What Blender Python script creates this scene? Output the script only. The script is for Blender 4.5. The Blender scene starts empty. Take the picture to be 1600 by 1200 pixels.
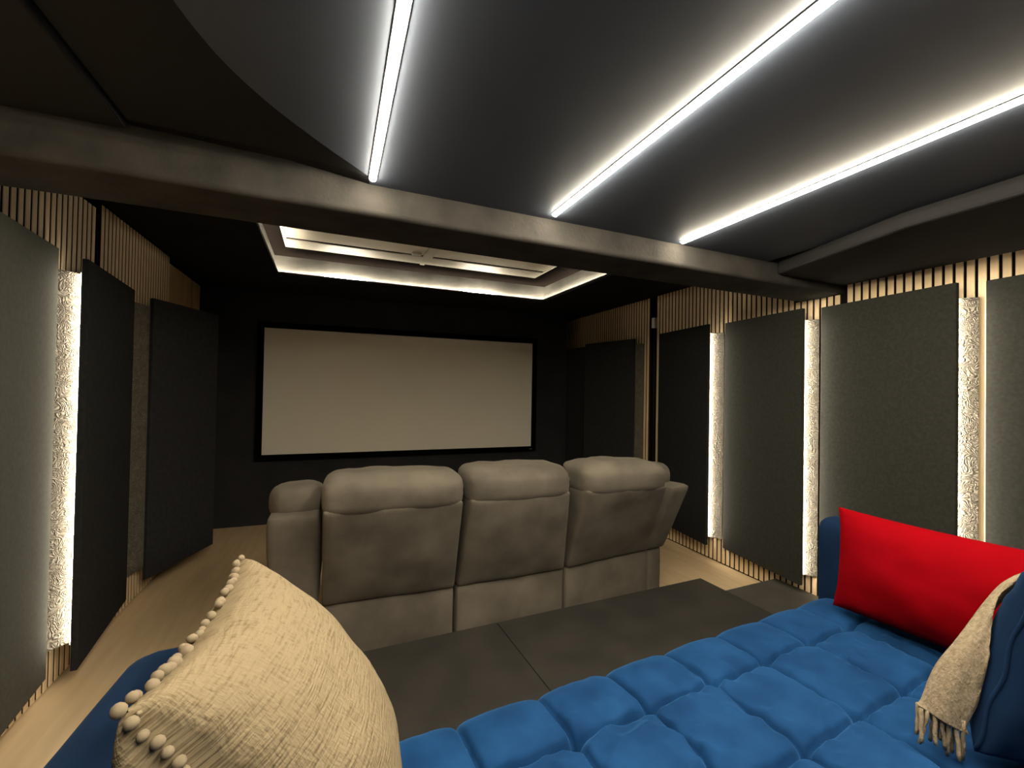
import bpy, bmesh, math, random
from mathutils import Vector, Matrix, noise
from mathutils.bvhtree import BVHTree

random.seed(7)
SC = bpy.context.scene
COL = SC.collection

# ------------------------------------------------------------------ camera, world, exposure
cam_data = bpy.data.cameras.new('camera')
cam_data.sensor_fit = 'HORIZONTAL'
cam_data.sensor_width = 36.0
cam_data.lens = 36.0 * 692.146 / 1600.0
cam_data.clip_start = 0.02
cam = bpy.data.objects.new('camera', cam_data)
COL.objects.link(cam)
f_px = 692.146
dY = Vector(((526 - 800) / f_px, -(604 - 600) / f_px, -1)).normalized()
dX = Vector(((2549 - 800) / f_px, -(640 - 600) / f_px, -1)).normalized()
dZ = dX.cross(dY)
cam.matrix_world = Matrix.Translation((0, 0, 1.4)) @ Matrix((dX, dY, dZ)).to_4x4()
SC.camera = cam

world = bpy.data.worlds.new('world')
SC.world = world
world.use_nodes = True
world.node_tree.nodes['Background'].inputs[0].default_value = (0.01, 0.011, 0.013, 1)
world.node_tree.nodes['Background'].inputs[1].default_value = 1.0

SC.view_settings.view_transform = 'Standard'
SC.view_settings.look = 'None'
SC.view_settings.exposure = 0.88
SC.view_settings.gamma = 1.0
SC.view_settings.use_curve_mapping = False
try:
    SC.cycles.use_denoising = True
    SC.cycles.sample_clamp_indirect = 4.0
except Exception:
    pass

STRIP_L = 120.0      # ceiling strips
PANEL_L = 78.0      # vertical strips behind the wall panels
TRAY_L = 125.0       # tape in the ceiling tray
WARM = (1.0, 0.88, 0.67)
WARM2 = (1.0, 0.89, 0.70)

# ------------------------------------------------------------------ helpers
MW = {}

def mw(o):
    if o is None:
        return Matrix()
    return MW.get(o.name, Matrix())

def setp(o, label=None, cat=None, group=None, kind=None):
    if label: o['label'] = label
    if cat: o['category'] = cat
    if group: o['group'] = group
    if kind: o['kind'] = kind
    return o

def thing(name, label, cat, loc, rz=0.0, group=None, kind=None):
    o = bpy.data.objects.new(name, None)
    COL.objects.link(o)
    o.empty_display_size = 0.1
    o.location = loc
    o.rotation_euler = (0, 0, rz)
    MW[o.name] = Matrix.Translation(loc) @ Matrix.Rotation(rz, 4, 'Z')
    return setp(o, label, cat, group, kind)

def obj(name, bm, mat, parent=None, smooth=True, label=None, cat=None, group=None, kind=None, local=False, angle=None):
    """link a bmesh written in world coordinates (or parent coordinates when local) as one object"""
    me = bpy.data.meshes.new(name)
    if parent is not None and not local:
        bm.transform(mw(parent).inverted())
    bmesh.ops.recalc_face_normals(bm, faces=bm.faces[:])
    bm.to_mesh(me)
    bm.free()
    if mat: me.materials.append(mat)
    for p in me.polygons: p.use_smooth = smooth
    if smooth and angle is not None:
        try:
            me.set_sharp_from_angle(angle=math.radians(angle))
        except Exception:
            pass
    o = bpy.data.objects.new(name, me)
    COL.objects.link(o)
    if parent is not None:
        o.parent = parent
        MW[o.name] = mw(parent).copy()
    else:
        MW[o.name] = Matrix()
    return setp(o, label, cat, group, kind)

def NB():
    return bmesh.new()

def add_box(bm, x0, x1, y0, y1, z0, z1, m=None, bevel=0.0):
    vs = [bm.verts.new(c) for c in ((x0,y0,z0),(x1,y0,z0),(x1,y1,z0),(x0,y1,z0),(x0,y0,z1),(x1,y0,z1),(x1,y1,z1),(x0,y1,z1))]
    fs = [bm.faces.new([vs[i] for i in q]) for q in ((0,3,2,1),(4,5,6,7),(0,1,5,4),(1,2,6,5),(2,3,7,6),(3,0,4,7))]
    if bevel > 0:
        es = list({e for f in fs for e in f.edges})
        r = bmesh.ops.bevel(bm, geom=es, offset=bevel, segments=2, affect='EDGES', profile=0.5)
        vs = list({v for f in r['faces'] for v in f.verts} | {v for v in vs if v.is_valid})
    if m is not None:
        for v in vs: v.co = m @ v.co
    return bm

def box(x0, x1, y0, y1, z0, z1, m=None, bevel=0.0):
    return add_box(NB(), x0, x1, y0, y1, z0, z1, m, bevel)

def add_prism(bm, pts, z0, z1):
    """vertical prism over a plan polygon"""
    lo = [bm.verts.new((p[0], p[1], z0)) for p in pts]
    hi = [bm.verts.new((p[0], p[1], z1)) for p in pts]
    n = len(pts)
    bm.faces.new(lo[::-1]); bm.faces.new(hi)
    for i in range(n):
        j = (i + 1) % n
        bm.faces.new((lo[i], lo[j], hi[j], hi[i]))
    return bm

def bevel_all(bm, w, seg=2):
    bmesh.ops.bevel(bm, geom=bm.edges[:], offset=w, segments=seg, affect='EDGES', profile=0.5)
    return bm

def rbox(sx, sy, sz, r, n=(10, 6, 10), deform=None):
    """soft rounded box centred on the origin; deform(unit, co) gives the final point"""
    bm = NB()
    hx, hy, hz = sx/2, sy/2, sz/2
    key = {}
    def vert(i, j, k):
        if (i, j, k) in key: return key[(i, j, k)]
        def cdn(a, N, h):
            t = a / N
            # crowd the grid lines towards both ends
            t = 0.5 - 0.5 * math.cos(math.pi * t) if N > 2 else t
            return (2*t - 1) * h
        c = Vector((cdn(i, n[0], hx), cdn(j, n[1], hy), cdn(k, n[2], hz)))
        inner = Vector((max(-hx+r, min(hx-r, c.x)), max(-hy+r, min(hy-r, c.y)), max(-hz+r, min(hz-r, c.z))))
        d = c - inner
        if d.length > 1e-9:
            c = inner + d.normalized() * min(r, d.length if sum(abs(q) > 1e-9 for q in d) < 2 else r)
        u = Vector((c.x/hx, c.y/hy, c.z/hz))
        if deform: c = deform(u, c)
        v = bm.verts.new(c)
        key[(i, j, k)] = v
        return v
    N = n
    for i in range(N[0]):
        for k in range(N[2]):
            for j in (0, N[1]):
                bm.faces.new((vert(i,j,k), vert(i+1,j,k), vert(i+1,j,k+1), vert(i,j,k+1)))
    for i in range(N[0]):
        for j in range(N[1]):
            for k in (0, N[2]):
                bm.faces.new((vert(i,j,k), vert(i+1,j,k), vert(i+1,j+1,k), vert(i,j+1,k)))
    for j in range(N[1]):
        for k in range(N[2]):
            for i in (0, N[0]):
                bm.faces.new((vert(i,j,k), vert(i,j+1,k), vert(i,j+1,k+1), vert(i,j,k+1)))
    return bm

def add_tube(bm, pts, rad, seg=8, cap=True):
    pts = [Vector(p) for p in pts]
    rads = rad if isinstance(rad, (list, tuple)) else [rad]*len(pts)
    rings = []
    for i, p in enumerate(pts):
        a = pts[max(0, i-1)]; b = pts[min(len(pts)-1, i+1)]
        t = (b - a).normalized()
        up = Vector((0,0,1)) if abs(t.z) < 0.9 else Vector((1,0,0))
        s = t.cross(up).normalized(); u = s.cross(t).normalized()
        rings.append([bm.verts.new(p + (s*math.cos(2*math.pi*k/seg) + u*math.sin(2*math.pi*k/seg))*rads[i]) for k in range(seg)])
    for i in range(len(pts)-1):
        for k in range(seg):
            l = (k+1) % seg
            bm.faces.new((rings[i][k], rings[i][l], rings[i+1][l], rings[i+1][k]))
    if cap:
        bm.faces.new(rings[0][::-1]); bm.faces.new(rings[-1])
    return bm

def fbm(p, s, o=3):
    v = 0; a = 1.0
    q = Vector(p) * s
    for _ in range(o):
        v += a * noise.noise(q); q = q * 2.03 + Vector((3.1, 1.7, 5.3)); a *= 0.5
    return v

# ------------------------------------------------------------------ materials
def mat(name, c1, c2=None, scale=6.0, rough=0.8, bump=0.0, bscale=120.0, sheen=0.0, sheen_tint=None, spec=0.3,
        stretch=(1,1,1), contrast=(0.35, 0.65), metallic=0.0, detail=5.0, bdist=0.002, sheen_rough=0.4):
    m = bpy.data.materials.new(name)
    m.use_nodes = True
    nt = m.node_tree
    b = nt.nodes['Principled BSDF']
    b.inputs['Roughness'].default_value = rough
    b.inputs['Metallic'].default_value = metallic
    b.inputs['Specular IOR Level'].default_value = spec
    if sheen:
        b.inputs['Sheen Weight'].default_value = sheen
        b.inputs['Sheen Roughness'].default_value = sheen_rough
        b.inputs['Sheen Tint'].default_value = (*(sheen_tint or c1), 1)
    tc = nt.nodes.new('ShaderNodeTexCoord')
    mp = nt.nodes.new('ShaderNodeMapping')
    mp.inputs['Scale'].default_value = stretch
    nt.links.new(tc.outputs['Object'], mp.inputs['Vector'])
    if c2 is not None:
        n = nt.nodes.new('ShaderNodeTexNoise')
        n.inputs['Scale'].default_value = scale
        n.inputs['Detail'].default_value = detail
        nt.links.new(mp.outputs['Vector'], n.inputs['Vector'])
        r = nt.nodes.new('ShaderNodeValToRGB')
        r.color_ramp.elements[0].position = contrast[0]; r.color_ramp.elements[0].color = (*c1, 1)
        r.color_ramp.elements[1].position = contrast[1]; r.color_ramp.elements[1].color = (*c2, 1)
        nt.links.new(n.outputs['Fac'], r.inputs['Fac'])
        nt.links.new(r.outputs['Color'], b.inputs['Base Color'])
    else:
        b.inputs['Base Color'].default_value = (*c1, 1)
    if bump:
        n2 = nt.nodes.new('ShaderNodeTexNoise')
        n2.inputs['Scale'].default_value = bscale
        n2.inputs['Detail'].default_value = 4
        nt.links.new(mp.outputs['Vector'], n2.inputs['Vector'])
        bp = nt.nodes.new('ShaderNodeBump')
        bp.inputs['Strength'].default_value = bump
        bp.inputs['Distance'].default_value = bdist
        nt.links.new(n2.outputs['Fac'], bp.inputs['Height'])
        nt.links.new(bp.outputs['Normal'], b.inputs['Normal'])
    return m

def emit(name, col, s):
    m = bpy.data.materials.new(name)
    m.use_nodes = True
    nt = m.node_tree
    for n in list(nt.nodes): nt.nodes.remove(n)
    e = nt.nodes.new('ShaderNodeEmission'); o = nt.nodes.new('ShaderNodeOutputMaterial')
    e.inputs[0].default_value = (*col, 1); e.inputs[1].default_value = s
    nt.links.new(e.outputs[0], o.inputs[0])
    return m

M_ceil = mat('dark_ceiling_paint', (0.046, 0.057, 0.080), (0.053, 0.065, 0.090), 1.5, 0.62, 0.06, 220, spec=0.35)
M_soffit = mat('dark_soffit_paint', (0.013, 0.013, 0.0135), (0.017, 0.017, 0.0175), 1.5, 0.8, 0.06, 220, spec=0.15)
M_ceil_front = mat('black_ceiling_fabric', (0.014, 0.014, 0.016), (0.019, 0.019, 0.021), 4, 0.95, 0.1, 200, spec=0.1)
M_beam = mat('dark_beam_plaster', (0.028, 0.0265, 0.0245), (0.047, 0.043, 0.039), 7, 0.9, 0.5, 60, spec=0.15, bdist=0.003)
M_velvetwall = mat('black_velvet_wall', (0.026, 0.026, 0.029), (0.033, 0.033, 0.037), 3, 0.95, 0.05, 300, spec=0.08)
M_blackfelt = mat('black_felt_backing', (0.008, 0.006, 0.005), None, rough=0.95, spec=0.05)
M_oak = mat('oak_veneer', (0.68, 0.51, 0.30), (0.82, 0.64, 0.41), 5, 0.55, 0.1, 60, stretch=(6, 6, 0.6), contrast=(0.3, 0.7), spec=0.3)
M_oakboard = mat('oak_board', (0.42, 0.29, 0.15), (0.52, 0.37, 0.20), 4, 0.55, 0.05, 60, stretch=(4, 4, 0.6), spec=0.3)
M_felt = mat('charcoal_felt', (0.025, 0.025, 0.0215), (0.032, 0.032, 0.028), 60, 0.9, 0.25, 500, spec=0.15, detail=3)
M_feltblack = mat('black_felt', (0.024, 0.024, 0.026), (0.030, 0.030, 0.033), 40, 0.95, 0.2, 400, spec=0.08)
M_plastic = mat('white_plastic', (0.75, 0.73, 0.68), None, rough=0.4)
M_alu = mat('aluminium_profile', (0.55, 0.56, 0.58), None, rough=0.35, metallic=0.9)
M_black = mat('black_metal', (0.012, 0.012, 0.013), None, rough=0.6)
M_screen = mat('screen_fabric', (0.84, 0.81, 0.72), (0.86, 0.83, 0.74), 2, 0.9, spec=0.1)
M_border = mat('black_velvet_border', (0.003, 0.003, 0.003), None, rough=1.0, spec=0.0)
M_badge = mat('grey_badge', (0.10, 0.10, 0.10), None, rough=0.5)
M_suede = mat('taupe_suede', (0.075, 0.066, 0.054), (0.140, 0.123, 0.101), 5, 0.95, 0.35, 160, sheen=0.15, sheen_tint=(0.6, 0.55, 0.48), spec=0.1, detail=7, contrast=(0.3, 0.72))
M_riser = mat('dark_riser_board', (0.021, 0.0195, 0.0175), (0.031, 0.0285, 0.0255), 5, 0.55, 0.12, 90, spec=0.3, detail=6)
M_step = mat('grey_step_board', (0.055, 0.051, 0.045), (0.070, 0.065, 0.058), 9, 0.5, 0.12, 90, spec=0.3)
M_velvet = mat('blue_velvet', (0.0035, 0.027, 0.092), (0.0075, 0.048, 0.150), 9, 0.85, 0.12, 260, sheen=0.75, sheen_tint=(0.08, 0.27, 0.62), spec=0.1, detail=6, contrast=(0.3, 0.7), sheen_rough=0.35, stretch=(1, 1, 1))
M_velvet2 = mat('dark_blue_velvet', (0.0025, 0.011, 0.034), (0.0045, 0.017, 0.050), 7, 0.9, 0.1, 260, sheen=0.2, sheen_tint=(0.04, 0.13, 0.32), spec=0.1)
M_red = mat('red_cotton', (0.185, 0.0006, 0.003), (0.205, 0.0008, 0.0038), 10, 0.9, 0.15, 500, spec=0.03)
M_pom = mat('cream_pompom_yarn', (0.27, 0.22, 0.15), (0.32, 0.26, 0.185), 90, 0.95, 0.6, 500, spec=0.05)
M_throw = mat('beige_knit', (0.19, 0.15, 0.10), (0.28, 0.23, 0.165), 120, 0.95, 0.9, 260, spec=0.05, stretch=(1, 1, 0.5), bdist=0.004)
M_frame = mat('brown_window_frame', (0.006, 0.0046, 0.004), None, rough=1.0, spec=0.0)
M_blind = mat('cream_blind_fabric', (0.72, 0.66, 0.54), (0.75, 0.69, 0.57), 3, 0.9, spec=0.1)
M_cream = mat('cream_window_frame', (0.66, 0.62, 0.52), None, rough=0.5)
M_tray = mat('grey_tray_plaster', (0.072, 0.069, 0.060), (0.105, 0.100, 0.089), 5, 0.9, 0.5, 25, spec=0.1, bdist=0.004)
M_strip = emit('strip_light', WARM, STRIP_L)
M_panel_led = emit('panel_led_light', WARM2, PANEL_L)
M_panel_led_left = emit('panel_led_light_dimmer', WARM2, PANEL_L * .55)
M_tape = emit('tape_light', WARM2, TRAY_L)

# light oak floor
def floor_mat():
    m = mat('oak_floor', (0.60, 0.44, 0.26), (0.72, 0.55, 0.34), 3.5, 0.45, 0.04, 80, stretch=(7, 0.7, 1), spec=0.35, contrast=(0.25, 0.75))
    return m
M_floor = floor_mat()

# embossed beige return panels: worm-like relief
def stucco_mat():
    m = mat('beige_embossed_board', (0.125, 0.110, 0.089), (0.155, 0.139, 0.114), 30, 0.8, spec=0.2)
    nt = m.node_tree; b = nt.nodes['Principled BSDF']
    tc = nt.nodes.new('ShaderNodeTexCoord')
    n = nt.nodes.new('ShaderNodeTexNoise'); n.inputs['Scale'].default_value = 18; n.inputs['Distortion'].default_value = 2.2
    n.inputs['Detail'].default_value = 1.5
    nt.links.new(tc.outputs['Object'], n.inputs['Vector'])
    mth = nt.nodes.new('ShaderNodeMath'); mth.operation = 'PINGPONG'; mth.inputs[1].default_value = 0.09
    nt.links.new(n.outputs['Fac'], mth.inputs[0])
    bp = nt.nodes.new('ShaderNodeBump'); bp.inputs['Strength'].default_value = 1.0; bp.inputs['Distance'].default_value = 0.06
    nt.links.new(mth.outputs[0], bp.inputs['Height'])
    nt.links.new(bp.outputs['Normal'], b.inputs['Normal'])
    return m
M_stucco = stucco_mat()

# coarse cream weave of the big cushion
def weave_mat():
    m = mat('cream_slub_weave', (0.62, 0.46, 0.26), (0.76, 0.60, 0.37), 60, 0.95, spec=0.05, stretch=(1, 1, 1))
    nt = m.node_tree; b = nt.nodes['Principled BSDF']
    uv = nt.nodes.new('ShaderNodeUVMap'); uv.uv_map = 'weave'
    mp = nt.nodes.new('ShaderNodeMapping'); mp.inputs['Scale'].default_value = (26, 200, 1)
    nt.links.new(uv.outputs[0], mp.inputs['Vector'])
    n = nt.nodes.new('ShaderNodeTexNoise'); n.inputs['Scale'].default_value = 1.0; n.inputs['Detail'].default_value = 3
    nt.links.new(mp.outputs[0], n.inputs['Vector'])
    mp2 = nt.nodes.new('ShaderNodeMapping'); mp2.inputs['Scale'].default_value = (230, 60, 1)
    nt.links.new(uv.outputs[0], mp2.inputs['Vector'])
    n2 = nt.nodes.new('ShaderNodeTexNoise'); n2.inputs['Scale'].default_value = 1.0; n2.inputs['Detail'].default_value = 2
    nt.links.new(mp2.outputs[0], n2.inputs['Vector'])
    ad = nt.nodes.new('ShaderNodeMath'); ad.operation = 'MULTIPLY_ADD'; ad.inputs[1].default_value = 0.6
    nt.links.new(n2.outputs['Fac'], ad.inputs[0]); nt.links.new(n.outputs['Fac'], ad.inputs[2])
    bp = nt.nodes.new('ShaderNodeBump'); bp.inputs['Strength'].default_value = 0.8; bp.inputs['Distance'].default_value = 0.006
    nt.links.new(ad.outputs[0], bp.inputs['Height']); nt.links.new(bp.outputs['Normal'], b.inputs['Normal'])
    r = nt.nodes.new('ShaderNodeValToRGB')
    r.color_ramp.elements[0].position = 0.50; r.color_ramp.elements[0].color = (0.150, 0.112, 0.064, 1)
    r.color_ramp.elements[1].position = 0.80; r.color_ramp.elements[1].color = (0.235, 0.188, 0.120, 1)
    nt.links.new(ad.outputs[0], r.inputs['Fac']); nt.links.new(r.outputs['Color'], b.inputs['Base Color'])
    return m
M_weave = weave_mat()

# ------------------------------------------------------------------ the room
XL, XR = -1.197, 2.975
YB, YF = -0.75, 5.62
Z_REAR, Z_FRONT, Z_SOFFIT, Z_BEAM = 2.16, 2.36, 2.095, 2.045
def beam_back(x): return 1.688 + 0.065 * max(0.0, x - 0.6)
def beam_front(x): return 2.035 + 0.036 * x

obj('floor', box(XL - .3, XR + .3, YB - .2, YF + .2, -0.12, 0.0), M_floor, smooth=False, kind='structure',
    label='light oak floor running under the riser to the screen wall')
wall_l = obj('wall_left', box(XL - .26, XL - .03, YB - .2, YF + .2, 0.0, 2.75), M_blackfelt, smooth=False, kind='structure',
             label='left wall clad in oak slats on black felt')
wall_r = obj('wall_right', box(XR + .03, XR + .26, YB - .2, YF + .2, 0.0, 2.75), M_blackfelt, smooth=False, kind='structure',
             label='right wall clad in oak slats on black felt')
bm = box(XL - .03, 2.755, 5.06, 5.16, 0.0, Z_FRONT)
add_box(bm, XL - .03, XR + .03, YF, YF + .1, 0.0, Z_FRONT)
obj('wall_front', bm, M_velvetwall, smooth=False, kind='structure', label='black screen wall at the far end')
obj('wall_back', box(XL - .03, XR + .03, YB - .12, YB, 0.0, 2.6), M_velvetwall, smooth=False, kind='structure',
    label='dark wall behind the blue sofa')

# ceilings
bm = NB()
SHADE_EDGE0 = [(.098, beam_back(.098) + .05), (.095, 1.675), (.035, 1.610), (-.065, 1.500), (-.195, 1.335), (-.285, 1.165), (-.335, .95), (-.345, .60), (-.345, YB)]  # plan curve of the shade boundary left of the first strip light
def catm(P, n):
    P = [Vector(p).to_2d() if len(p) > 2 else Vector(p) for p in P]; Q = [2*P[0] - P[1]] + P + [2*P[-1] - P[-2]]; out = []
    for i in range(1, len(Q) - 2):
        for k in range(n):
            t_ = k/n; a, b, c, d = Q[i-1:i+3]
            out.append(.5*((2*b) + (c - a)*t_ + (2*a - 5*b + 4*c - d)*t_*t_ + (3*b - a - 3*c + d)*t_**3))
    return out + [P[-1]]
SHADE_EDGE = [SHADE_EDGE0[0]] + [tuple(p) for p in catm(SHADE_EDGE0[1:], 6)]
v0 = [bm.verts.new((*p, Z_REAR)) for p in SHADE_EDGE]
vr = [bm.verts.new((2.28, beam_back(2.28) + .05, Z_REAR)), bm.verts.new((2.28, YB, Z_REAR))]
bm.faces.new(v0 + [vr[1], vr[0]])
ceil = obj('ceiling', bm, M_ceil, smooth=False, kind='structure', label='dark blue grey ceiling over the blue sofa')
bm = NB()  # added wing: its dark paint and rise imitate shade on the ceiling
v0 = [bm.verts.new((*p, Z_REAR + .0005)) for p in SHADE_EDGE]
v1 = [bm.verts.new((max(-.60, p[0] - .26), p[1] + (.02 if i > 1 else 0), Z_REAR + .030)) for i, p in enumerate(SHADE_EDGE)]
v2 = [bm.verts.new((-.61, p[1] + (.02 if i > 1 else 0), Z_REAR + .040)) for i, p in enumerate(SHADE_EDGE)]
for i in range(len(SHADE_EDGE) - 1):
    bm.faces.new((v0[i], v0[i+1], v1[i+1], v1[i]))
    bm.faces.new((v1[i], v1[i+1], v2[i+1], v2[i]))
obj('shade_wing', bm, M_soffit, ceil, smooth=True, label='added dark ceiling section imitating the shade left of the first strip light')
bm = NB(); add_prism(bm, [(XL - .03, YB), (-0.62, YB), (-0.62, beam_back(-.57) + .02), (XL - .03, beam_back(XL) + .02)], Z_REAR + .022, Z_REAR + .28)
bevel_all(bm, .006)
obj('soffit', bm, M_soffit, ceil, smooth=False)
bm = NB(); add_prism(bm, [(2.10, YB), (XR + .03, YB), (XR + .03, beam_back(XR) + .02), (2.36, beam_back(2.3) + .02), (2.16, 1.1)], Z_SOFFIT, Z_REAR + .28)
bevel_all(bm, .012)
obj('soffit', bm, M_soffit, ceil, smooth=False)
bm = NB()
add_prism(bm, [(XL - .03, beam_back(XL)), (XR + .03, beam_back(XR)), (XR + .03, beam_front(XR)), (XL - .03, beam_front(XL))], Z_BEAM, 2.6)
bmesh.ops.bevel(bm, geom=[e for e in bm.edges if abs(e.verts[0].co.z - Z_BEAM) < 1e-4 and abs(e.verts[1].co.z - Z_BEAM) < 1e-4 and abs(e.verts[0].co.x - e.verts[1].co.x) > 1],
                offset=.022, segments=4, affect='EDGES', profile=0.5)
obj('beam', bm, M_beam, ceil, smooth=True, angle=30, label='dark beam crossing the room')

# front ceiling with the tray opening
TX0, TX1, TY0, TY1 = -0.475, 2.095, 2.62, 4.35
RT = math.radians(1.2)
TM = Matrix.Translation((0.81, 3.485, 0)) @ Matrix.Rotation(RT, 4, 'Z') @ Matrix.Translation((-0.81, -3.485, 0))
def tpt(x, y):
    p = TM @ Vector((x, y, 0)); return (p.x, p.y)
hole = [tpt(TX0, TY0), tpt(TX1, TY0), tpt(TX1, TY1), tpt(TX0, TY1)]
outer = [(XL - .03, 1.9), (XR + .03, 1.9), (XR + .03, YF), (XL - .03, YF)]
bm = NB()
for z in (Z_FRONT, Z_FRONT + .012):
    ho = [bm.verts.new((*p, z)) for p in hole]; ou = [bm.verts.new((*p, z)) for p in outer]
    for i in range(4):
        j = (i + 1) % 4
        bm.faces.new((ou[i], ou[j], ho[j], ho[i]))
    if z == Z_FRONT: h0 = ho
for i in range(4):
    j = (i + 1) % 4
    bm.faces.new((h0[i], h0[j], ho[j], ho[i]))
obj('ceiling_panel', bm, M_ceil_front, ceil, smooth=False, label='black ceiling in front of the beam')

Z_TRAY = 2.54
bm = NB()
for a in ((TX0 - .006, TX0, TY0, TY1), (TX1, TX1 + .006, TY0, TY1), (TX0 - .006, TX1 + .006, TY1, TY1 + .006), (TX0 - .006, TX1 + .006, TY0 - .006, TY0)):
    add_box(bm, *a, Z_FRONT, Z_FRONT + .032, TM)
obj('tray_lip', bm, M_ceil_front, ceil, smooth=False)
LEDGE = 0.035
def tray_box(name, x0, x1, y0, y1, z0, z1, m, parent, **k):
    return obj(name, box(x0, x1, y0, y1, z0, z1, TM), m, parent, smooth=False, **k)
for a in ((TX0 - LEDGE - .03, TX0 - LEDGE, TY0 - LEDGE, TY1 + LEDGE), (TX1 + LEDGE, TX1 + LEDGE + .03, TY0 - LEDGE, TY1 + LEDGE),
          (TX0 - LEDGE - .03, TX1 + LEDGE + .03, TY1 + LEDGE, TY1 + LEDGE + .03), (TX0 - LEDGE - .03, TX1 + LEDGE + .03, TY0 - LEDGE - .03, TY0 - LEDGE)):
    tray_box('tray_wall', *a, Z_FRONT + .012, Z_TRAY + .12, M_tray, ceil)
# skylight windows, ring frame in dark brown and two cream blinds
WX0, WX1, WY1 = -0.40, 1.86, 4.07
bm = NB()
add_box(bm, TX0 - LEDGE, TX1 + LEDGE, WY1, TY1 + LEDGE, Z_TRAY, Z_TRAY + .05, TM)
add_box(bm, TX0 - LEDGE, WX0, TY0 - LEDGE, WY1, Z_TRAY, Z_TRAY + .05, TM)
add_box(bm, WX1, TX1 + LEDGE, TY0 - LEDGE, WY1, Z_TRAY, Z_TRAY + .05, TM)
add_box(bm, WX0, WX1, TY0 - LEDGE, TY0 + .12, Z_TRAY, Z_TRAY + .05, TM)
obj('reveal', bm, M_frame, ceil, smooth=False, label='dark brown reveal around the skylights')
bm = NB(); add_box(bm, XL - .1, XR + .1, 1.9, YF + .1, 2.72, 2.8)
obj('roof_deck', bm, M_black, ceil, smooth=False)
for n, (a, b) in enumerate(((WX0, .70), (.74, WX1))):
    w = thing('window_%d' % (n + 1), ('left' if n == 0 else 'right') + ' skylight in the ceiling tray with a drawn cream blind', None, (*tpt((a+b)/2, 3.4), Z_TRAY + .06), 0, None, 'structure')
    y0 = TY0 + .12
    bm = NB()
    add_box(bm, a, b, WY1 - .21, WY1, Z_TRAY - .004, Z_TRAY + .045, TM)
    add_box(bm, a, a + .02, y0, WY1 - .21, Z_TRAY - .004, Z_TRAY + .045, TM)
    add_box(bm, b - .02, b, y0, WY1 - .21, Z_TRAY - .004, Z_TRAY + .045, TM)
    obj('window_frame', bm, M_cream, w, smooth=False)
    obj('blind_gap', box(a + .01, b - .01, y0, WY1 - .15, Z_TRAY + .004, Z_TRAY + .012, TM), M_frame, w, smooth=False)
    bl = obj('blind', box(a + .024, b - .024, y0, WY1 - .255, Z_TRAY - .001, Z_TRAY + .0035, TM), M_blind, w, smooth=False)
    if n == 0:
        hb = box(b - .13, b - .05, WY1 - .32, WY1 - .285, Z_TRAY - .022, Z_TRAY - .001, TM)
        bevel_all(hb, .006)
        obj('blind_handle', hb, M_plastic, bl)
obj('mullion', box(.70, .74, TY0 + .12, WY1 + .03, Z_TRAY - .006, Z_TRAY + .05, TM), M_cream, ceil, smooth=False)

# LED tape around the tray ledge: droops over the lip at two spots on the far side
def tape_pts():
    out = []
    e = LEDGE * .55
    c = [(TX0 - e, TY0 - e), (TX0 - e, TY1 + e), (TX1 + e, TY1 + e), (TX1 + e, TY0 - e), (TX0 - e, TY0 - e)]
    for k in range(4):
        (x0, y0), (x1, y1) = c[k], c[k+1]
        N = 60
        for i in range(N + (k == 3)):
            t = i / N
            x, y = x0 + (x1-x0)*t, y0 + (y1-y0)*t
            z = Z_FRONT + .020
            if k == 1:
                for cx in (0.08, 1.38):
                    g = math.exp(-((x - cx)/.20)**4)
                    z += g * .020; y -= g * .008
            p = tpt(x, y)
            out.append((p[0], p[1], z))
    return out
bm = add_tube(NB(), tape_pts(), .0065, 6)
obj('light_tape', bm, M_tape, smooth=True, label='glowing LED tape running around the ledge of the ceiling tray', cat='light')

# ------------------------------------------------------------------ slat cladding
PITCH, SW, ST = 0.0435, 0.0315, 0.018
M_core = mat('dark_slat_core', (0.03, 0.02, 0.012), None, rough=0.9)
slat_mesh = {}
def slat(parent, x, y, z0, z1, mtl, side):
    key = (round(z1 - z0, 3), mtl.name)
    if key not in slat_mesh:
        b = box(-ST/2, ST/2, -SW/2, SW/2, 0, z1 - z0)
        es = [e for e in b.edges if abs(e.verts[0].co.z - e.verts[1].co.z) > .1]
        bmesh.ops.bevel(b, geom=es, offset=.002, segments=1, affect='EDGES')
        me = bpy.data.meshes.new('slat'); bmesh.ops.recalc_face_normals(b, faces=b.faces[:]); b.to_mesh(me); b.free()
        me.materials.append(mtl); me.materials.append(M_core)
        for p in me.polygons:
            if abs(p.normal.y) > .9: p.material_index = 1
        slat_mesh[key] = me
    o = bpy.data.objects.new('slat', slat_mesh[key])
    COL.objects.link(o); o.parent = parent
    o.location = (x, y, z0)

def cladding(wall, side, y0, y1, ztop_fn, z0, label):
    xb = (XR if side > 0 else XL)
    xa, xc = sorted((xb + side*.031, xb + side*.009))
    zt = max(ztop_fn(y0), ztop_fn(y1))
    bk = obj('slat_backing', box(xa, xc, y0, y1, z0, min(ztop_fn(y0), ztop_fn(y1))), M_blackfelt, wall, smooth=False, label=label)
    y = y1 - SW/2
    while y - SW/2 >= y0:
        slat(bk, xb - side*.001, y, z0, round(ztop_fn(y), 2), M_oak, side)
        y -= PITCH
def ztop_right(y):
    if y < beam_back(XR) - .03: return Z_SOFFIT
    if y < beam_front(XR): return Z_BEAM
    return Z_FRONT
def clad_split(wall, side, y0, y1, cuts, z0, label):
    ys = [y0] + [c for c in cuts if y0 < c < y1] + [y1]
    for a, b in zip(ys[:-1], ys[1:]):
        xb = (XR if side > 0 else XL)
def rz(y): return ztop_right(y)
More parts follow.
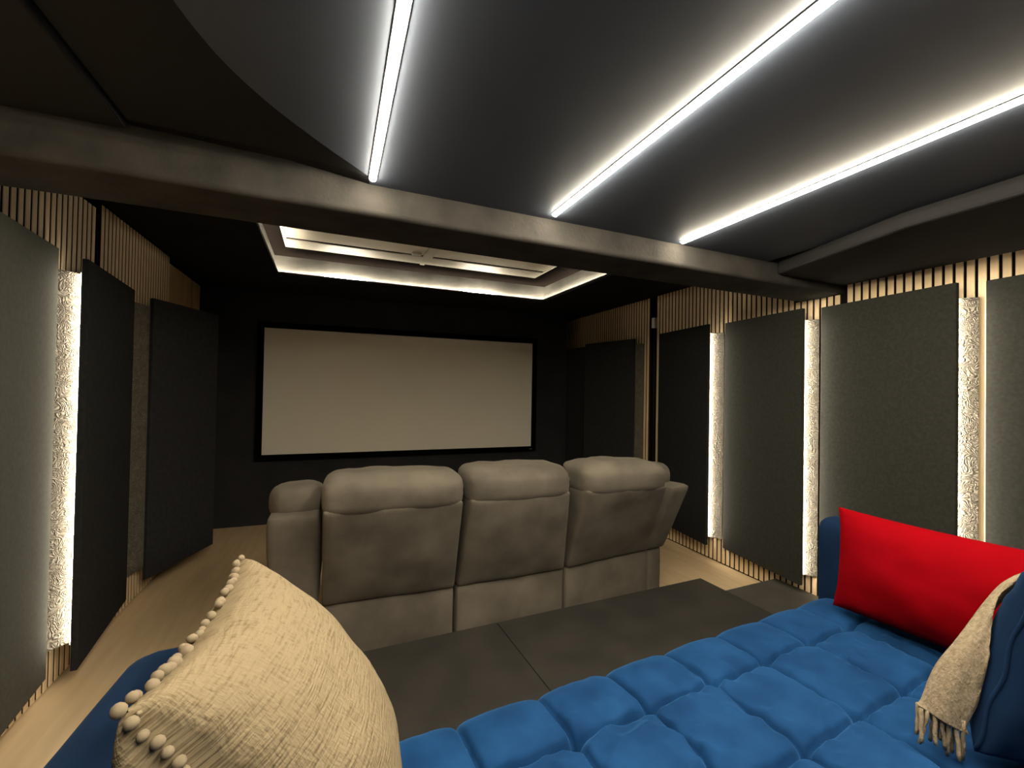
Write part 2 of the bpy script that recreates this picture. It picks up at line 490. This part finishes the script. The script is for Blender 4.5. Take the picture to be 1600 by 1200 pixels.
# right wall: from behind the sofa to the gap, and from the gap to the front
cladding(wall_r, 1, YB, 1.806, lambda y: Z_SOFFIT, 0.012, 'oak slats under the soffit')
cladding(wall_r, 1, 1.812, 2.142, lambda y: Z_BEAM, 0.012, 'oak slats under the beam')
cladding(wall_r, 1, 2.142, 3.580, lambda y: Z_FRONT, 0.012, 'oak slats between beam and gap')
cladding(wall_r, 1, 3.690, 5.60, lambda y: Z_FRONT, 0.012, 'oak slats in front of the gap')
# left wall
cladding(wall_l, -1, 0.60, 1.56, lambda y: Z_SOFFIT, 0.012, 'oak slats under the soffit')
cladding(wall_l, -1, 1.565, 1.99, lambda y: Z_BEAM, 0.012, 'oak slats under the beam')
cladding(wall_l, -1, 1.99, 2.945, lambda y: 2.31, 0.012, 'oak slats between beam and gap')
cladding(wall_l, -1, 2.995, 4.04, lambda y: 2.345, 0.012, 'oak slats in front of the gap')
obj('plain_board', box(XL - .02, XL - .004, 4.05, 4.63, 0.012, 2.315), M_oakboard, wall_l, smooth=False, label='plain oak board')
obj('plain_board', box(XL - .02, XL - .004, 4.68, 4.90, 0.012, 2.315), M_oakboard, wall_l, smooth=False, label='narrow plain oak board')
bm = NB(); add_box(bm, XR - .002, XR + .03, -0.7, 3.58, 0, 0.010); obj('baseboard_right', bm, M_blackfelt, smooth=False, kind='structure')
# fitting in the right gap
t = thing('socket_box', 'small white fitting high in the dark gap between the right wall slats', 'fitting', (XR + .02, 3.645, 2.04))
b = box(XR - .008, XR + .028, 3.622, 3.668, 2.05, 2.155, None, .004); obj('cover', b, M_plastic, t)
obj('cable', add_tube(NB(), [(XR + .012, 3.645, 2.05), (XR + .014, 3.646, 1.4), (XR + .014, 3.643, .05)], .004, 6), M_black, t)

# ------------------------------------------------------------------ acoustic wedge panels
def panel(side, N, F, z0, z1, wall_y, label, lit=True, rz0=.21, rz1=1.90, mtl=None, ret=True, group=None, led_proud=False):
    """N: plan point of the edge nearer the camera, F: plan point of the far edge"""
    N = Vector((*N, 0)); F = Vector((*F, 0))
    d = (F - N).normalized()
    n = Vector((-d.y, d.x, 0))
    if n.x * side > 0: n = -n            # into the room
    base = Vector((XR if side > 0 else XL, (N.y + F.y)/2, 0))
    t = thing('acoustic_panel', label, 'acoustic panel', (base.x, base.y, z0), 0, group)
    th = .024
    bm = NB()
    F = F + Vector((-side*.027, 0, 0))
    pts = [N, F, F - n*th, N - n*th]
    add_prism(bm, [(p.x, p.y) for p in pts], z0, z1)
    bevel_all(bm, .003, 1)
    obj('face_board', bm, mtl or M_felt, t, smooth=False)
    if ret:
        # return board from the raised edge back to the wall
        wx = (XR if side > 0 else XL) - side*.028
        A = N - n*(th + .002) + d*.042
        B = Vector((wx, wall_y, 0))
        e = (B - A).normalized()
        q = Vector((-e.y, e.x, 0))
        if q.y > 0: q = -q               # towards the rear of the room
        bm = NB()
        pts = [A, B, B - q*.015, A - q*.015]
        add_prism(bm, [(p.x, p.y) for p in pts], rz0, rz1)
        obj('return_board', bm, M_stucco, t, smooth=False, label='beige embossed return')
        # light channel on the back of the overhanging raised edge, shining on the return
        K = N - n*th
        bm = NB()
        pts = [K + d*.004, K + d*.028, K + d*.028 - n*.003, K + d*.004 - n*.003]
        add_prism(bm, [(p.x, p.y) for p in pts], rz0 - .005, rz1 + .005)
        obj('light_channel', bm, M_alu, t, smooth=False)
        if lit:
            bm = NB()
            pts = [K + d*.010 - n*.0035, K + d*.020 - n*.0035, K + d*.020 - n*.006, K + d*.010 - n*.006]
            add_prism(bm, [(p.x, p.y) for p in pts], rz0, rz1)
            obj('light_strip', bm, M_panel_led if side > 0 else M_panel_led_left, t, smooth=False, label='glowing vertical light strip')
    return t
off = .128
w = XR - .012
P_Z0, P_Z1 = .15, 1.972
panel(1, (XR - off, .44), (w - .005, 1.155), P_Z0, P_Z1, .42, 'charcoal felt wall panel cut off by the right edge of the photo')
panel(1, (XR - off, 1.231), (w - .005, 1.945), P_Z0, P_Z1, 1.185, 'widest charcoal felt panel on the right wall, rising directly behind the red cushion')
panel(1, (XR - off, 2.011), (w - .005, 2.715), P_Z0, P_Z1, 1.965, 'grey charcoal felt panel just left of the blue sofa arm on the right wall')
panel(1, (XR - off, 2.81), (w - .005, 3.51), P_Z0, P_Z1, 2.735, 'black looking felt panel with bright light strip beside the right end of the recliner sofa', mtl=mat('dark_felt', (0.018, 0.018, 0.019), (0.024, 0.024, 0.025), 60, 0.95, 0.2, 500, spec=0.08))
panel(1, (2.872, 3.82), (2.735, 4.53), P_Z0, 1.952, 3.76, 'unlit black panel turned inward at the front of the right wall', lit=False, mtl=M_feltblack)
panel(1, (2.80, 4.56), (2.775, 5.05), P_Z0, 1.935, 4.5, 'narrow black panel in the front right corner beside the screen', lit=False, mtl=M_feltblack, ret=False)
lw = XL + .012
panel(-1, (XL + off, 1.80), (lw + .005, 2.555), .10, 1.99, 1.78, 'grey lit felt panel at the left edge of the photo', mtl=mat('grey_felt', (0.058, 0.059, 0.050), (0.070, 0.071, 0.061), 60, 0.9, 0.25, 500, spec=0.15, detail=3))
panel(-1, (XL + off, 2.605), (lw + .005, 3.35), .09, 1.965, 2.56, 'black felt panel right of the bright light strip on the left wall', mtl=mat('dark_felt_left', (0.018, 0.018, 0.019), (0.024, 0.024, 0.025), 60, 0.95, 0.2, 500, spec=0.08))
panel(-1, (-1.118, 3.54), (-.915, 4.16), .13, 1.955, 3.395, 'unlit black panel turned inward at the front of the left wall', lit=False, mtl=M_feltblack)

# ------------------------------------------------------------------ ceiling strip lights
def strip(x_end, y_end, x0, y0, label):
    a = Vector((x_end, y_end, Z_REAR)); b = Vector((x0, y0, Z_REAR))
    d = (b - a).normalized(); s = Vector((-d.y, d.x, 0))
    t = thing('ceiling_strip_light', label, 'ceiling light', (a + b)/2, 0, 'strip lights across the dark ceiling')
    bm = NB()
    prof = [(-.0115, 0), (-.0105, -.007), (-.006, -.011), (0, -.012), (.006, -.011), (.0105, -.007), (.0115, 0)]
    ra = [bm.verts.new(a + s*p + Vector((0, 0, q))) for p, q in prof]
    rb = [bm.verts.new(b + s*p + Vector((0, 0, q))) for p, q in prof]
    for i in range(len(prof) - 1):
        bm.faces.new((ra[i], ra[i+1], rb[i+1], rb[i]))
    bm.faces.new(ra); bm.faces.new(rb[::-1])
    obj('diffuser', bm, M_strip, t, smooth=True, label='glowing white diffuser')
    bm = NB()
    for sg in (-1, 1):
        vs = [a + s*sg*.0120, a + s*sg*.0145, b + s*sg*.0145, b + s*sg*.0120]
        lo = [bm.verts.new(v + Vector((0, 0, -.003))) for v in vs]; hi = [bm.verts.new(v + Vector((0, 0, .002))) for v in vs]
        bm.faces.new(lo); bm.faces.new(hi[::-1])
        for i in range(4): bm.faces.new((lo[i], lo[(i+1) % 4], hi[(i+1) % 4], hi[i]))
    obj('profile', bm, M_alu, t, smooth=False)
strip(.106, 1.682, .110, -.45, 'strip light ending above the left half of the ceiling tray, leftmost of the three')
strip(.857, 1.702, .862, -.45, 'middle of the three strip lights on the dark ceiling')
strip(1.600, 1.750, 1.590, -.45, 'strip light nearest the right wall, rightmost of the three')

# ------------------------------------------------------------------ projection screen
sx0, sx1, sz0, sz1 = -.683, 2.258, .703, 1.978
t = thing('projection_screen', 'wide beige blank projection screen in a thin black frame on the far wall', 'screen', ((sx0+sx1)/2, 5.05, sz0))
obj('screen_surface', box(sx0 - .01, sx1 + .01, 5.035, 5.045, sz0 - .01, sz1 + .01), M_screen, t, smooth=False)
FW = .06
bm = NB()
for a in ((sx0 - FW, sx1 + FW, sz1, sz1 + FW), (sx0 - FW, sx1 + FW, sz0 - FW, sz0), (sx0 - FW, sx0, sz0, sz1), (sx1, sx1 + FW, sz0, sz1)):
    add_box(bm, a[0], a[1], 5.02, 5.058, a[2], a[3])
obj('frame', bm, M_border, t, smooth=False, label='black velvet border')
obj('badge', box(sx1 - .028, sx1 + .008, 5.017, 5.021, sz0 - .038, sz0 - .026), M_badge, t, smooth=False, label='tiny grey mark on the lower right border')

# ------------------------------------------------------------------ riser and step
TR = math.radians(2.85)
RM = Matrix.Translation((.112, 2.195, 0)) @ Matrix.Rotation(TR, 4, 'Z')
t = thing('riser_platform', 'dark board covered riser platform under the blue sofa behind the recliner', 'platform', (1.0, 1.0, 0))
HZ = .16
L = 2.186
for a, b in ((-.55, .706), (.709, L)):
    bm = box(a, b, -2.7, 0, HZ - .018, HZ, RM, .0025)
    obj('top_board', bm, M_riser, t, smooth=False)
obj('frame', box(-.54, L - .008, -2.69, -.008, 0.0, HZ - .018, RM), M_riser, t, smooth=False)
t = thing('step_platform', 'low grey side step between the riser and the right wall', 'step', (2.6, 1.5, 0))
sm = Matrix.Translation((2.305, 2.235, 0)) @ Matrix.Rotation(TR, 4, 'Z')
bm = box(.012, .655, -2.4, 0, .062, .08, sm, .002); obj('top_board', bm, M_step, t, smooth=False)
obj('frame', box(.02, .65, -2.39, -.008, 0, .062, sm), M_step, t, smooth=False)

# ------------------------------------------------------------------ recliner sofa
rec = thing('recliner_sofa', 'taupe suede three seat recliner sofa seen from behind, facing the screen', 'sofa', (.95, 2.6, 0))
def wr(v, amp, s=7):
    return amp * fbm(v, s, 3)
def seat_unit(bl, br, tl, tr, topz, seed):
    """outer corners of the leaning back: bottom pair at z .36, top pair at z .833"""
    bl, br, tl, tr = (Vector((*p, 0)) for p in (bl, br, tl, tr))
    ex = (br - bl).normalized(); fw = Vector((-ex.y, ex.x, 0))
    w = (br - bl).length
    mid = (bl + br)/2
    sd = Vector((seed*3.7, seed*1.3, 0))
    ZB, ZT = .362, .833
    def surf(s_, k):
        return bl.lerp(br, s_).lerp(tl.lerp(tr, s_), k)
    def loc(x, y, z): return mid + ex*x + fw*y + Vector((0, 0, z))
    def d1(u, c):
        y = c.y - .010*(1 - abs(u.x)**4)*(1 if u.y < 0 else 0)*(1 - u.z*u.z) + wr(c + sd, .007, 9)
        return loc(c.x, y + .40, c.z + .195)
    obj('base', rbox(w - .008, .78, .345, .016, (14, 8, 10), d1), M_suede, rec)
    def d2(u, c):
        k = (c.z + .25)/.5
        y = c.y + .125
        if u.y < 0: y -= .016*(1 - u.x**4)*(1 - abs(u.z)**3)
        y += wr(c + sd, .010, 5)*(1 - abs(u.x)**6)
        z = ZB + k*.50
        p = surf(.5 + c.x/w, (z - ZB)/(ZT - ZB))
        return Vector((p.x + fw.x*y, p.y + fw.y*y, z))
    bk = obj('back', rbox(w - .010, .25, .5, .018, (18, 8, 18), d2), M_suede, rec)
    def d3(u, c):
        y, z = c.y, c.z
        if u.z > 0: z += .010*(1 - u.x**2)
        e = abs(u.x)**6
        y *= 1 - .10*e; z *= 1 - .12*e
        kz = max(0, min(1, u.z + .6)); y += wr(c + sd*2, .010, 7)*kz; z += wr(c + sd*3 + Vector((9, 0, 0)), .008, 7)*kz
        # gathers at the two ends
        y += .006*math.sin(z*190 + seed)*abs(u.x)**10
        zz = topz - .093 + z
        p = surf(.5 + c.x/w, 1 + .35*(zz - ZT)/(ZT - ZB))
        q = y + .118 + .05*max(0, u.z)**2
        return Vector((p.x + fw.x*q, p.y + fw.y*q, zz))
    obj('headrest', rbox(w + .004, .265, .178, .055, (26, 14, 14), d3), M_suede, rec)
    def d4(u, c):
        z = c.z + (.02*(1 - u.x**2)*(1 - u.y**2) if u.z > 0 else 0)
        return loc(c.x, c.y + .53, z + .43)
    obj('seat', rbox(w - .008, .58, .16, .05, (10, 10, 6), d4), M_suede, rec)
    def d5(u, c): return loc(c.x, c.y + .845, c.z + .22)
    obj('footrest', rbox(w - .008, .10, .36, .035, (8, 6, 8), d5), M_suede, rec)
seat_unit((-.050, 2.268), (.597, 2.258), (-.050, 2.075), (.587, 2.080), 1.0, 1)
seat_unit((.603, 2.258), (1.258, 2.286), (.612, 2.080), (1.190, 2.105), 1.0, 2)
seat_unit((1.268, 2.290), (1.935, 2.385), (1.262, 2.078), (1.795, 2.060), 1.0, 3)
def arm(px, py, ang, w, lean, seed):
    F = Matrix.Translation((px, py, 0)) @ Matrix.Rotation(ang, 4, 'Z')
    sd = Vector((seed*5.1, 2, 0))
    def a1(u, c):
        c = c.copy()
        c.y += wr(c + sd, .006, 8)
        return F @ (c + Vector((0, .42, .195)))
    obj('arm_base', rbox(w*.8, .82, .345, .03, (8, 10, 8), a1), M_suede, rec)
    def a2(u, c):
        c = c.copy()
        k = (c.z + .23)/.46
        front = (u.y + 1)/2
        c.x *= .98 + .08*k
        y = c.y + .44 - lean*k*(1 - front)
        z = .355 + .46*k*(1 - .30*front**2)
        return F @ Vector((c.x + wr(c + sd, .004, 8), y, z))
    ar = obj('arm', rbox(w, .88, .46, .03, (8, 16, 10), a2), M_suede, rec)
    def a3(u, c):
        c = c.copy()
        front = (u.y + 1)/2
        return F @ Vector((c.x, c.y*(1 - .1*abs(u.x)**3) + .46 - lean*.65*(1 - front), .848 - .17*front**1.6 + c.z + wr(c + sd, .006, 9)))
    obj('arm_pad', rbox(w + .035, .80, .17, .075, (12, 18, 12), a3), M_suede, rec)
arm(-.165, 2.262, 0.0, .215, .06, 1)
arm(2.005, 2.395, math.radians(9.5), .165, .20, 2)

# ------------------------------------------------------------------ blue sofa
TH = math.radians(5.2)
SM = Matrix.Translation((.3, 1.132, 0)) @ Matrix.Rotation(TH, 4, 'Z')
sofa = thing('tufted_sofa', 'deep blue velvet sofa with biscuit tufted seat on the riser platform', 'sofa', SM @ Vector((.55, -.5, HZ)), TH)
U0, U1, VB = -.50, 1.62, -1.02
PU, PV = .2395, .2605
def seat_h(u, v):
    cu = (u - .237) / PU
    cv = (v + .211) / PV
    fu = abs(cu - round(cu)) * 2            # 0 on a seam, 1 mid cell
    fv = abs(cv - round(cv)) * 2
    if v > -.211: fv = min(1.0, (v + .211)/PV*2.2) if v > -.211 else fv
    hu = 1 - (1 - fu)**5
    hv = 1 - (1 - fv)**5
    h = .026 * (hu*hv)**.40 + .010*(fu*fv)**.5
    crease = .017*math.exp(-(fu/.055)**2) + .017*math.exp(-(fv/.055)**2)*(1 if v < -.17 else 0)
    button = .016*math.exp(-((fu/.16)**2 + (fv/.16)**2)) * (1 if v < -.15 else 0)
    # radiating folds near the buttons
    p = Vector((u, v, 0))
    fold = .0075*(1 - 2.4*abs(noise.noise(Vector((u*5 + v*4, v*15 - u*5, 1))))) + .006*(1 - 2.4*abs(noise.noise(Vector((u*15 + v*6, v*6, 4))))) + .0012*fbm((u, v, 3), 30, 2)
    fold *= (1.1 - .8*min(fu, fv)) * (.45 + .9*max(0, noise.noise(Vector((u*4, v*4, 9))) + .4))
    fold *= 1.35
    fold *= .3 + .7*max(0, min(1, (-v - .10)/.12))
    if v > -.12: crease *= .5
    return h - crease - button + fold
bm = NB()
NU, NV = 430, 230
R = .075
grid = []
for i in range(NU + 1):
    u = U0 + (U1 - U0)*i/NU
    row = []
    for j in range(NV + 1):
        s = j / NV
        # path over the seat: back -> front, then round the front edge and down
        tot = 1.02 - R + R*math.pi/2 + .07
        q = s * tot
        if q < 1.02 - R:
            v = VB + q; base = Vector((u, v, .535)); nrm = Vector((0, 0, 1)); hv_ = v
        elif q < 1.02 - R + R*math.pi/2:
            a = (q - (1.02 - R))/R
            base = Vector((u, -R + R*math.sin(a), .535 - R + R*math.cos(a))); nrm = Vector((0, math.sin(a), math.cos(a))); hv_ = -R + (q - 1.02 + R)*.3
        else:
            dz = q - (1.02 - R + R*math.pi/2)
            base = Vector((u, 0, .535 - R - dz)); nrm = Vector((0, 1, 0)); hv_ = -.03
        h = seat_h(u, min(hv_, -.001))
        if q > 1.02 - R: h *= max(.12, 1 - (q - 1.02 + R)/.17)
        e = min(1.0, (u - U0)/.02, (U1 - u)/.02)
        h *= max(0, e)
        row.append(bm.verts.new(SM @ (base + nrm*h)))
    grid.append(row)
for i in range(NU):
    for j in range(NV):
        bm.faces.new((grid[i][j], grid[i+1][j], grid[i+1][j+1], grid[i][j+1]))
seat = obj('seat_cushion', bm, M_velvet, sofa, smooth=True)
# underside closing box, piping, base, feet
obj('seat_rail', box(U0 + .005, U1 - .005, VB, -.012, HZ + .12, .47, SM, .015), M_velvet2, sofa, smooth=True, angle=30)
pts = [SM @ Vector((U0 + (U1-U0)*i/40, .012 + .003*math.sin(i*1.7), .405 + .002*math.sin(i*2.3))) for i in range(41)]
obj('piping', add_tube(NB(), pts, .007, 8), M_velvet2, seat)
for u, v in ((U0 + .0, -.06), (U1 - .0, -.06), (U0, VB + .08), (U1, VB + .08)):
    bm = add_tube(NB(), [SM @ Vector((u, v, HZ + .001)), SM @ Vector((u, v, HZ + .125))], [.016, .026], 12)
    obj('leg', bm, M_black, sofa)
def sofa_arm(u0, u1, flare, z_front, z_back):
    sx, sy = u1 - u0, 1.22
    def d(u, c):
        c = c.copy()
        back = (1 - u.y)/2
        k = (u.z + 1)/2
        ztop = z_front + (z_back - z_front)*back
        z = HZ + .12 + k*(ztop - HZ - .12)
        if u.z > .2:
            z = ztop - (.76/2 - c.z) if False else z
        x = c.x + flare*back*k
        return SM @ Vector((x + (u0+u1)/2, c.y - sy/2 + .012, z + .003*fbm(c, 9, 2)))
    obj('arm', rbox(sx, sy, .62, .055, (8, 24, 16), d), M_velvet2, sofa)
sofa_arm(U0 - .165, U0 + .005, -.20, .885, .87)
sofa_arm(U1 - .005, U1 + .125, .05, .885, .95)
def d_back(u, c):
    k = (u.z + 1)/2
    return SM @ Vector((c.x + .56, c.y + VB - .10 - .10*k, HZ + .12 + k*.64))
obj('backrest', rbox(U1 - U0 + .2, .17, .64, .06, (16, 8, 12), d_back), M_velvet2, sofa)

# ------------------------------------------------------------------ cushions
def pillow_bm(M, w, h, tf, tb, n=44, pinch=.05, corner=.0, amp=.006, seed=0, expo=.55, sag=0.0):
    """M: frame with x along the width, y along the height, z the front normal"""
    bm = NB()
    uvl = bm.loops.layers.uv.new('weave')
    front, back = [], []
    for i in range(n + 1):
        fr, br = [], []
        for j in range(n + 1):
            a = -math.cos(math.pi*i/n); b = -math.cos(math.pi*j/n)
            a = .6*a + .4*(2*i/n - 1); b = .6*b + .4*(2*j/n - 1)
            x = a*w/2*(1 - pinch*(1 - b*b)); y = b*h/2*(1 - pinch*(1 - a*a))
            f = max(0, (1 - a*a)*(1 - b*b))**expo
            q = Vector((x, y, seed*4.0))
            edge = 1 - max(abs(a), abs(b))**8
            wrk = amp*(fbm(q, 7, 3) + .8*noise.noise(Vector((x*30, y*8, seed)))*(1 - f)) * edge
            pk = noise.noise(Vector((b*6.5, seed, 2)))*math.exp(-(1 - abs(a))/.13) + noise.noise(Vector((a*6.5, seed, 7)))*math.exp(-(1 - abs(b))/.13)
            wrk += amp*1.5*pk*edge
            fr.append((M @ Vector((x, y, tf*f + wrk)), (x, y)))
            br.append((M @ Vector((x + sag*f*max(0, .3 + .7*a), y, -tb*f + wrk)), (x, y)))
        front.append(fr); back.append(br)
    F, B = {}, {}
    for i in range(n + 1):
        for j in range(n + 1):
            F[i, j] = bm.verts.new(front[i][j][0])
            B[i, j] = F[i, j] if i in (0, n) or j in (0, n) else bm.verts.new(back[i][j][0])
    for D in (F, B):
        for i in range(n):
            for j in range(n):
                idx = ((i, j), (i+1, j), (i+1, j+1), (i, j+1))
                fc = bm.faces.new([D[k] for k in idx])
                for lp, k in zip(fc.loops, idx):
                    lp[uvl].uv = front[k[0]][k[1]][1]
    return bm

def frame(center, ex, ey):
    ex = Vector(ex).normalized(); ey = Vector(ey)
    ey = (ey - ex*ey.dot(ex)).normalized(); ez = ex.cross(ey)
    return Matrix.Translation(center) @ Matrix((ex, ey, ez)).transposed().to_4x4()

# cream cushion with pompom trim standing against the left arm
CM = frame((-.052, .850, .808), (-.036, -.452, -.004), (-.288, .04, .44))
if (CM.to_3x3() @ Vector((0, 0, 1))).x < 0:
    CM = CM @ Matrix.Scale(-1, 4, Vector((0, 0, 1)))
CW, CH = .455, .53
cush = thing('cream_cushion', 'cream slub weave cushion with pompom trim leaning on the left arm of the blue sofa', 'cushion', (0.0, .885, .59))
obj('cover', pillow_bm(CM, CW, CH, .13, .11, 48, .09, seed=1, amp=.010, expo=.40, sag=.13), M_weave, cush)
me_p = None
def pom_mesh():
    b = NB(); bmesh.ops.create_icosphere(b, subdivisions=2, radius=1)
    for v in b.verts: v.co *= 1 + .12*noise.noise(v.co*2.5)
    m_ = bpy.data.meshes.new('pompom'); b.to_mesh(m_); b.free(); m_.materials.append(M_pom)
    for p in m_.polygons: p.use_smooth = True
    return m_
me_p = pom_mesh()
def edge_pt(a, b, pinch=.09):
    return Vector((a*CW/2*(1 - pinch*(1 - b*b)), b*CH/2*(1 - pinch*(1 - a*a)), 0))
inv = mw(cush).inverted()
NP = 31
for k in range(NP):
    a = -1 + 2*k/(NP - 1)
    for b, s_ in ((1, 1),):
        p = edge_pt(a, b)
        p += Vector((random.uniform(-.004, .004), .004 + random.uniform(-.004, .004), random.uniform(-.008, .004)))
        o = bpy.data.objects.new('pompom', me_p); COL.objects.link(o); o.parent = cush
        r = random.uniform(.0066, .0088)
        o.scale = (r*random.uniform(.9, 1.15), r*random.uniform(.9, 1.15), r)
        o.rotation_euler = (random.random()*3, random.random()*3, 0)
        o.location = inv @ (CM @ p)
for k in range(1, NP):
    b = 1 - 2*k/(NP - 1)
    p = edge_pt(1, b) + Vector((.010 + random.uniform(-.003, .003), random.uniform(-.004, .004), random.uniform(-.004, .006)))
    o = bpy.data.objects.new('pompom', me_p); COL.objects.link(o); o.parent = cush
    r = random.uniform(.0066, .0088)
    o.scale = (r, r*random.uniform(.9, 1.15), r)
    o.location = inv @ (CM @ p)
pts = [CM @ (edge_pt(-1 + 2*k/40, 1) + Vector((0, -.012, .006))) for k in range(41)]
obj('trim_tape', add_tube(NB(), pts, .0028, 6), M_pom, cush)

# red cushion against the right arm
r0 = Vector((1.800, 1.135, .592)); ex = Vector((.085, -1, 0)).normalized(); ey = Vector((.09, .02, 1)).normalized()
RW, RH = .62, .375
RMx = frame(r0 + ex*RW/2 + ey*RH/2, ex, ey)
if (RMx.to_3x3() @ Vector((0, 0, 1))).x > 0:
    RMx = RMx @ Matrix.Scale(-1, 4, Vector((0, 0, 1)))
red = thing('red_cushion', 'bright red oblong cushion leaning on the right arm of the blue sofa', 'cushion', (1.80, .85, .59))
obj('cover', pillow_bm(RMx, RW, RH, .105, .045, 44, .05, seed=2, amp=.007, expo=.5), M_red, red)
pts = [RMx @ Vector((x, y, 0)) for x, y in [(-RW/2*(1 - .05*(1 - b*b)), b*RH/2) for b in [-1 + k/12 for k in range(25)]]]
obj('seam', add_tube(NB(), pts, .0022, 6), M_red, red)

# blue back cushion and the throw over its edge
BM = frame((1.60, .462, .775), (.95, -.20, -.22), (.25, -.17, .95))
bw, bh = .46, .44
bc = thing('blue_back_cushion', 'blue velvet back cushion under the beige throw at the right edge', 'cushion', (1.66, .42, .58))
if (BM.to_3x3() @ Vector((0, 0, 1))).y < 0:
    BM = BM @ Matrix.Scale(-1, 4, Vector((0, 0, 1)))
SMI = SM.inverted()
bb = pillow_bm(BM, bw, bh, .11, .10, 40, .02, seed=3, amp=.012, expo=.42)
def rest_on_sofa(co):
    p = SMI @ co
    p.x = min(p.x, U1 - .03); p.y = max(p.y, VB + .03)
    p.z = max(p.z, .535 + max(seat_h(p.x + a, p.y + b) for a in (-.012, 0, .012) for b in (-.012, 0, .012)) + .006)
    return SM @ p
for v in bb.verts: v.co = rest_on_sofa(v.co)
bmesh.ops.recalc_face_normals(bb, faces=bb.faces[:])
bb.normal_update()
sgn = 1.0 if bb.calc_volume(signed=True) > 0 else -1.0
cush_tree = BVHTree.FromBMesh(bb)
def off_cushion(co, gap=.008):
    for _ in range(2):
        l_, n_, _i, d_ = cush_tree.find_nearest(co)
        if l_ is None or (co - l_).dot(n_)*sgn > 0 and d_ >= gap: return co
        co = l_ + n_*(gap*sgn)
    return co
obj('cover', bb, M_velvet2, bc)
pts = [rest_on_sofa(BM @ Vector((-bw/2*(1 - .02*(1 - b*b)) - .002, b*bh/2*.97, .004*math.sin(b*9)))) for b in [-1 + k/12 for k in range(25)]]
obj('seam', add_tube(NB(), pts, .004, 6), M_velvet2, bc)

thr = thing('throw_blanket', 'beige knitted throw with fringe hanging over the blue back cushion', 'blanket', (1.40, .56, .60))
path = [(1.60, .36, 1.02), (1.56, .45, 1.005), (1.512, .520, .962), (1.462, .540, .900), (1.402, .561, .823), (1.362, .578, .747), (1.330, .592, .675), (1.322, .596, .655)]
def catmull(P, n):
    P = [Vector(p) for p in P]; P = [2*P[0] - P[1]] + P + [2*P[-1] - P[-2]]
    out = []
    for i in range(1, len(P) - 2):
        for k in range(n):
            t_ = k/n
            a, b, c, d = P[i-1], P[i], P[i+1], P[i+2]
            out.append(.5*((2*b) + (c - a)*t_ + (2*a - 5*b + 4*c - d)*t_*t_ + (3*b - a - 3*c + d)*t_**3))
    out.append(P[-2]); return out
cp = catmull(path, 8)
bm = NB(); rings = []
for i, p in enumerate(cp):
    tg = (cp[min(i+1, len(cp)-1)] - cp[max(i-1, 0)]).normalized()
    sd = Vector((.62, -.78, .0)); sd = (sd - tg*sd.dot(tg)).normalized(); nn = tg.cross(sd).normalized()
    wid = .046 + .044*i/(len(cp)-1) + .005*math.sin(i*.35)
    ring = []
    for k in range(24):
        a = 2*math.pi*k/24
        wv = 1 + .10*math.sin(a*5 + i*.12)
        ring.append(bm.verts.new(off_cushion(p + sd*(math.cos(a)*wid*.5*wv) + nn*(math.sin(a)*.021*wv))))
    rings.append(ring)
for i in range(len(cp) - 1):
    for k in range(24):
        l = (k+1) % 24
        bm.faces.new((rings[i][k], rings[i][l], rings[i+1][l], rings[i+1][k]))
bm.faces.new(rings[0][::-1]); bm.faces.new(rings[-1])
obj('knit', bm, M_throw, thr)
endp = cp[-1]
for k in range(13):
    a = -1 + 2*(k % 7)/6 if k < 7 else -1 + 2*(k - 7)/5*.92
    off_n = .010 if k < 7 else -.012
    st = endp + Vector((.62, -.78, 0))*(a*.036) + Vector((-.78, -.62, 0))*off_n
    pts = [st + Vector((0, 0, .012))]
    Ln = random.uniform(.055, .085); dx_, dy_ = random.uniform(-.2, .2), random.uniform(-.2, .2)
    for q in range(1, 7):
        s_ = q/6
        pts.append(st + Vector((dx_*s_*.05 + random.uniform(-.0015, .0015) - .008*s_, dy_*s_*.05 + random.uniform(-.0015, .0015), -Ln*s_)))
    pts = [off_cushion(rest_on_sofa(q_) + Vector((0, 0, .002)), .012) for q_ in pts]
    obj('tassel', add_tube(NB(), pts, [.0042, .0046, .0042, .0046, .0042, .0044, .0034], 7), M_throw, thr)
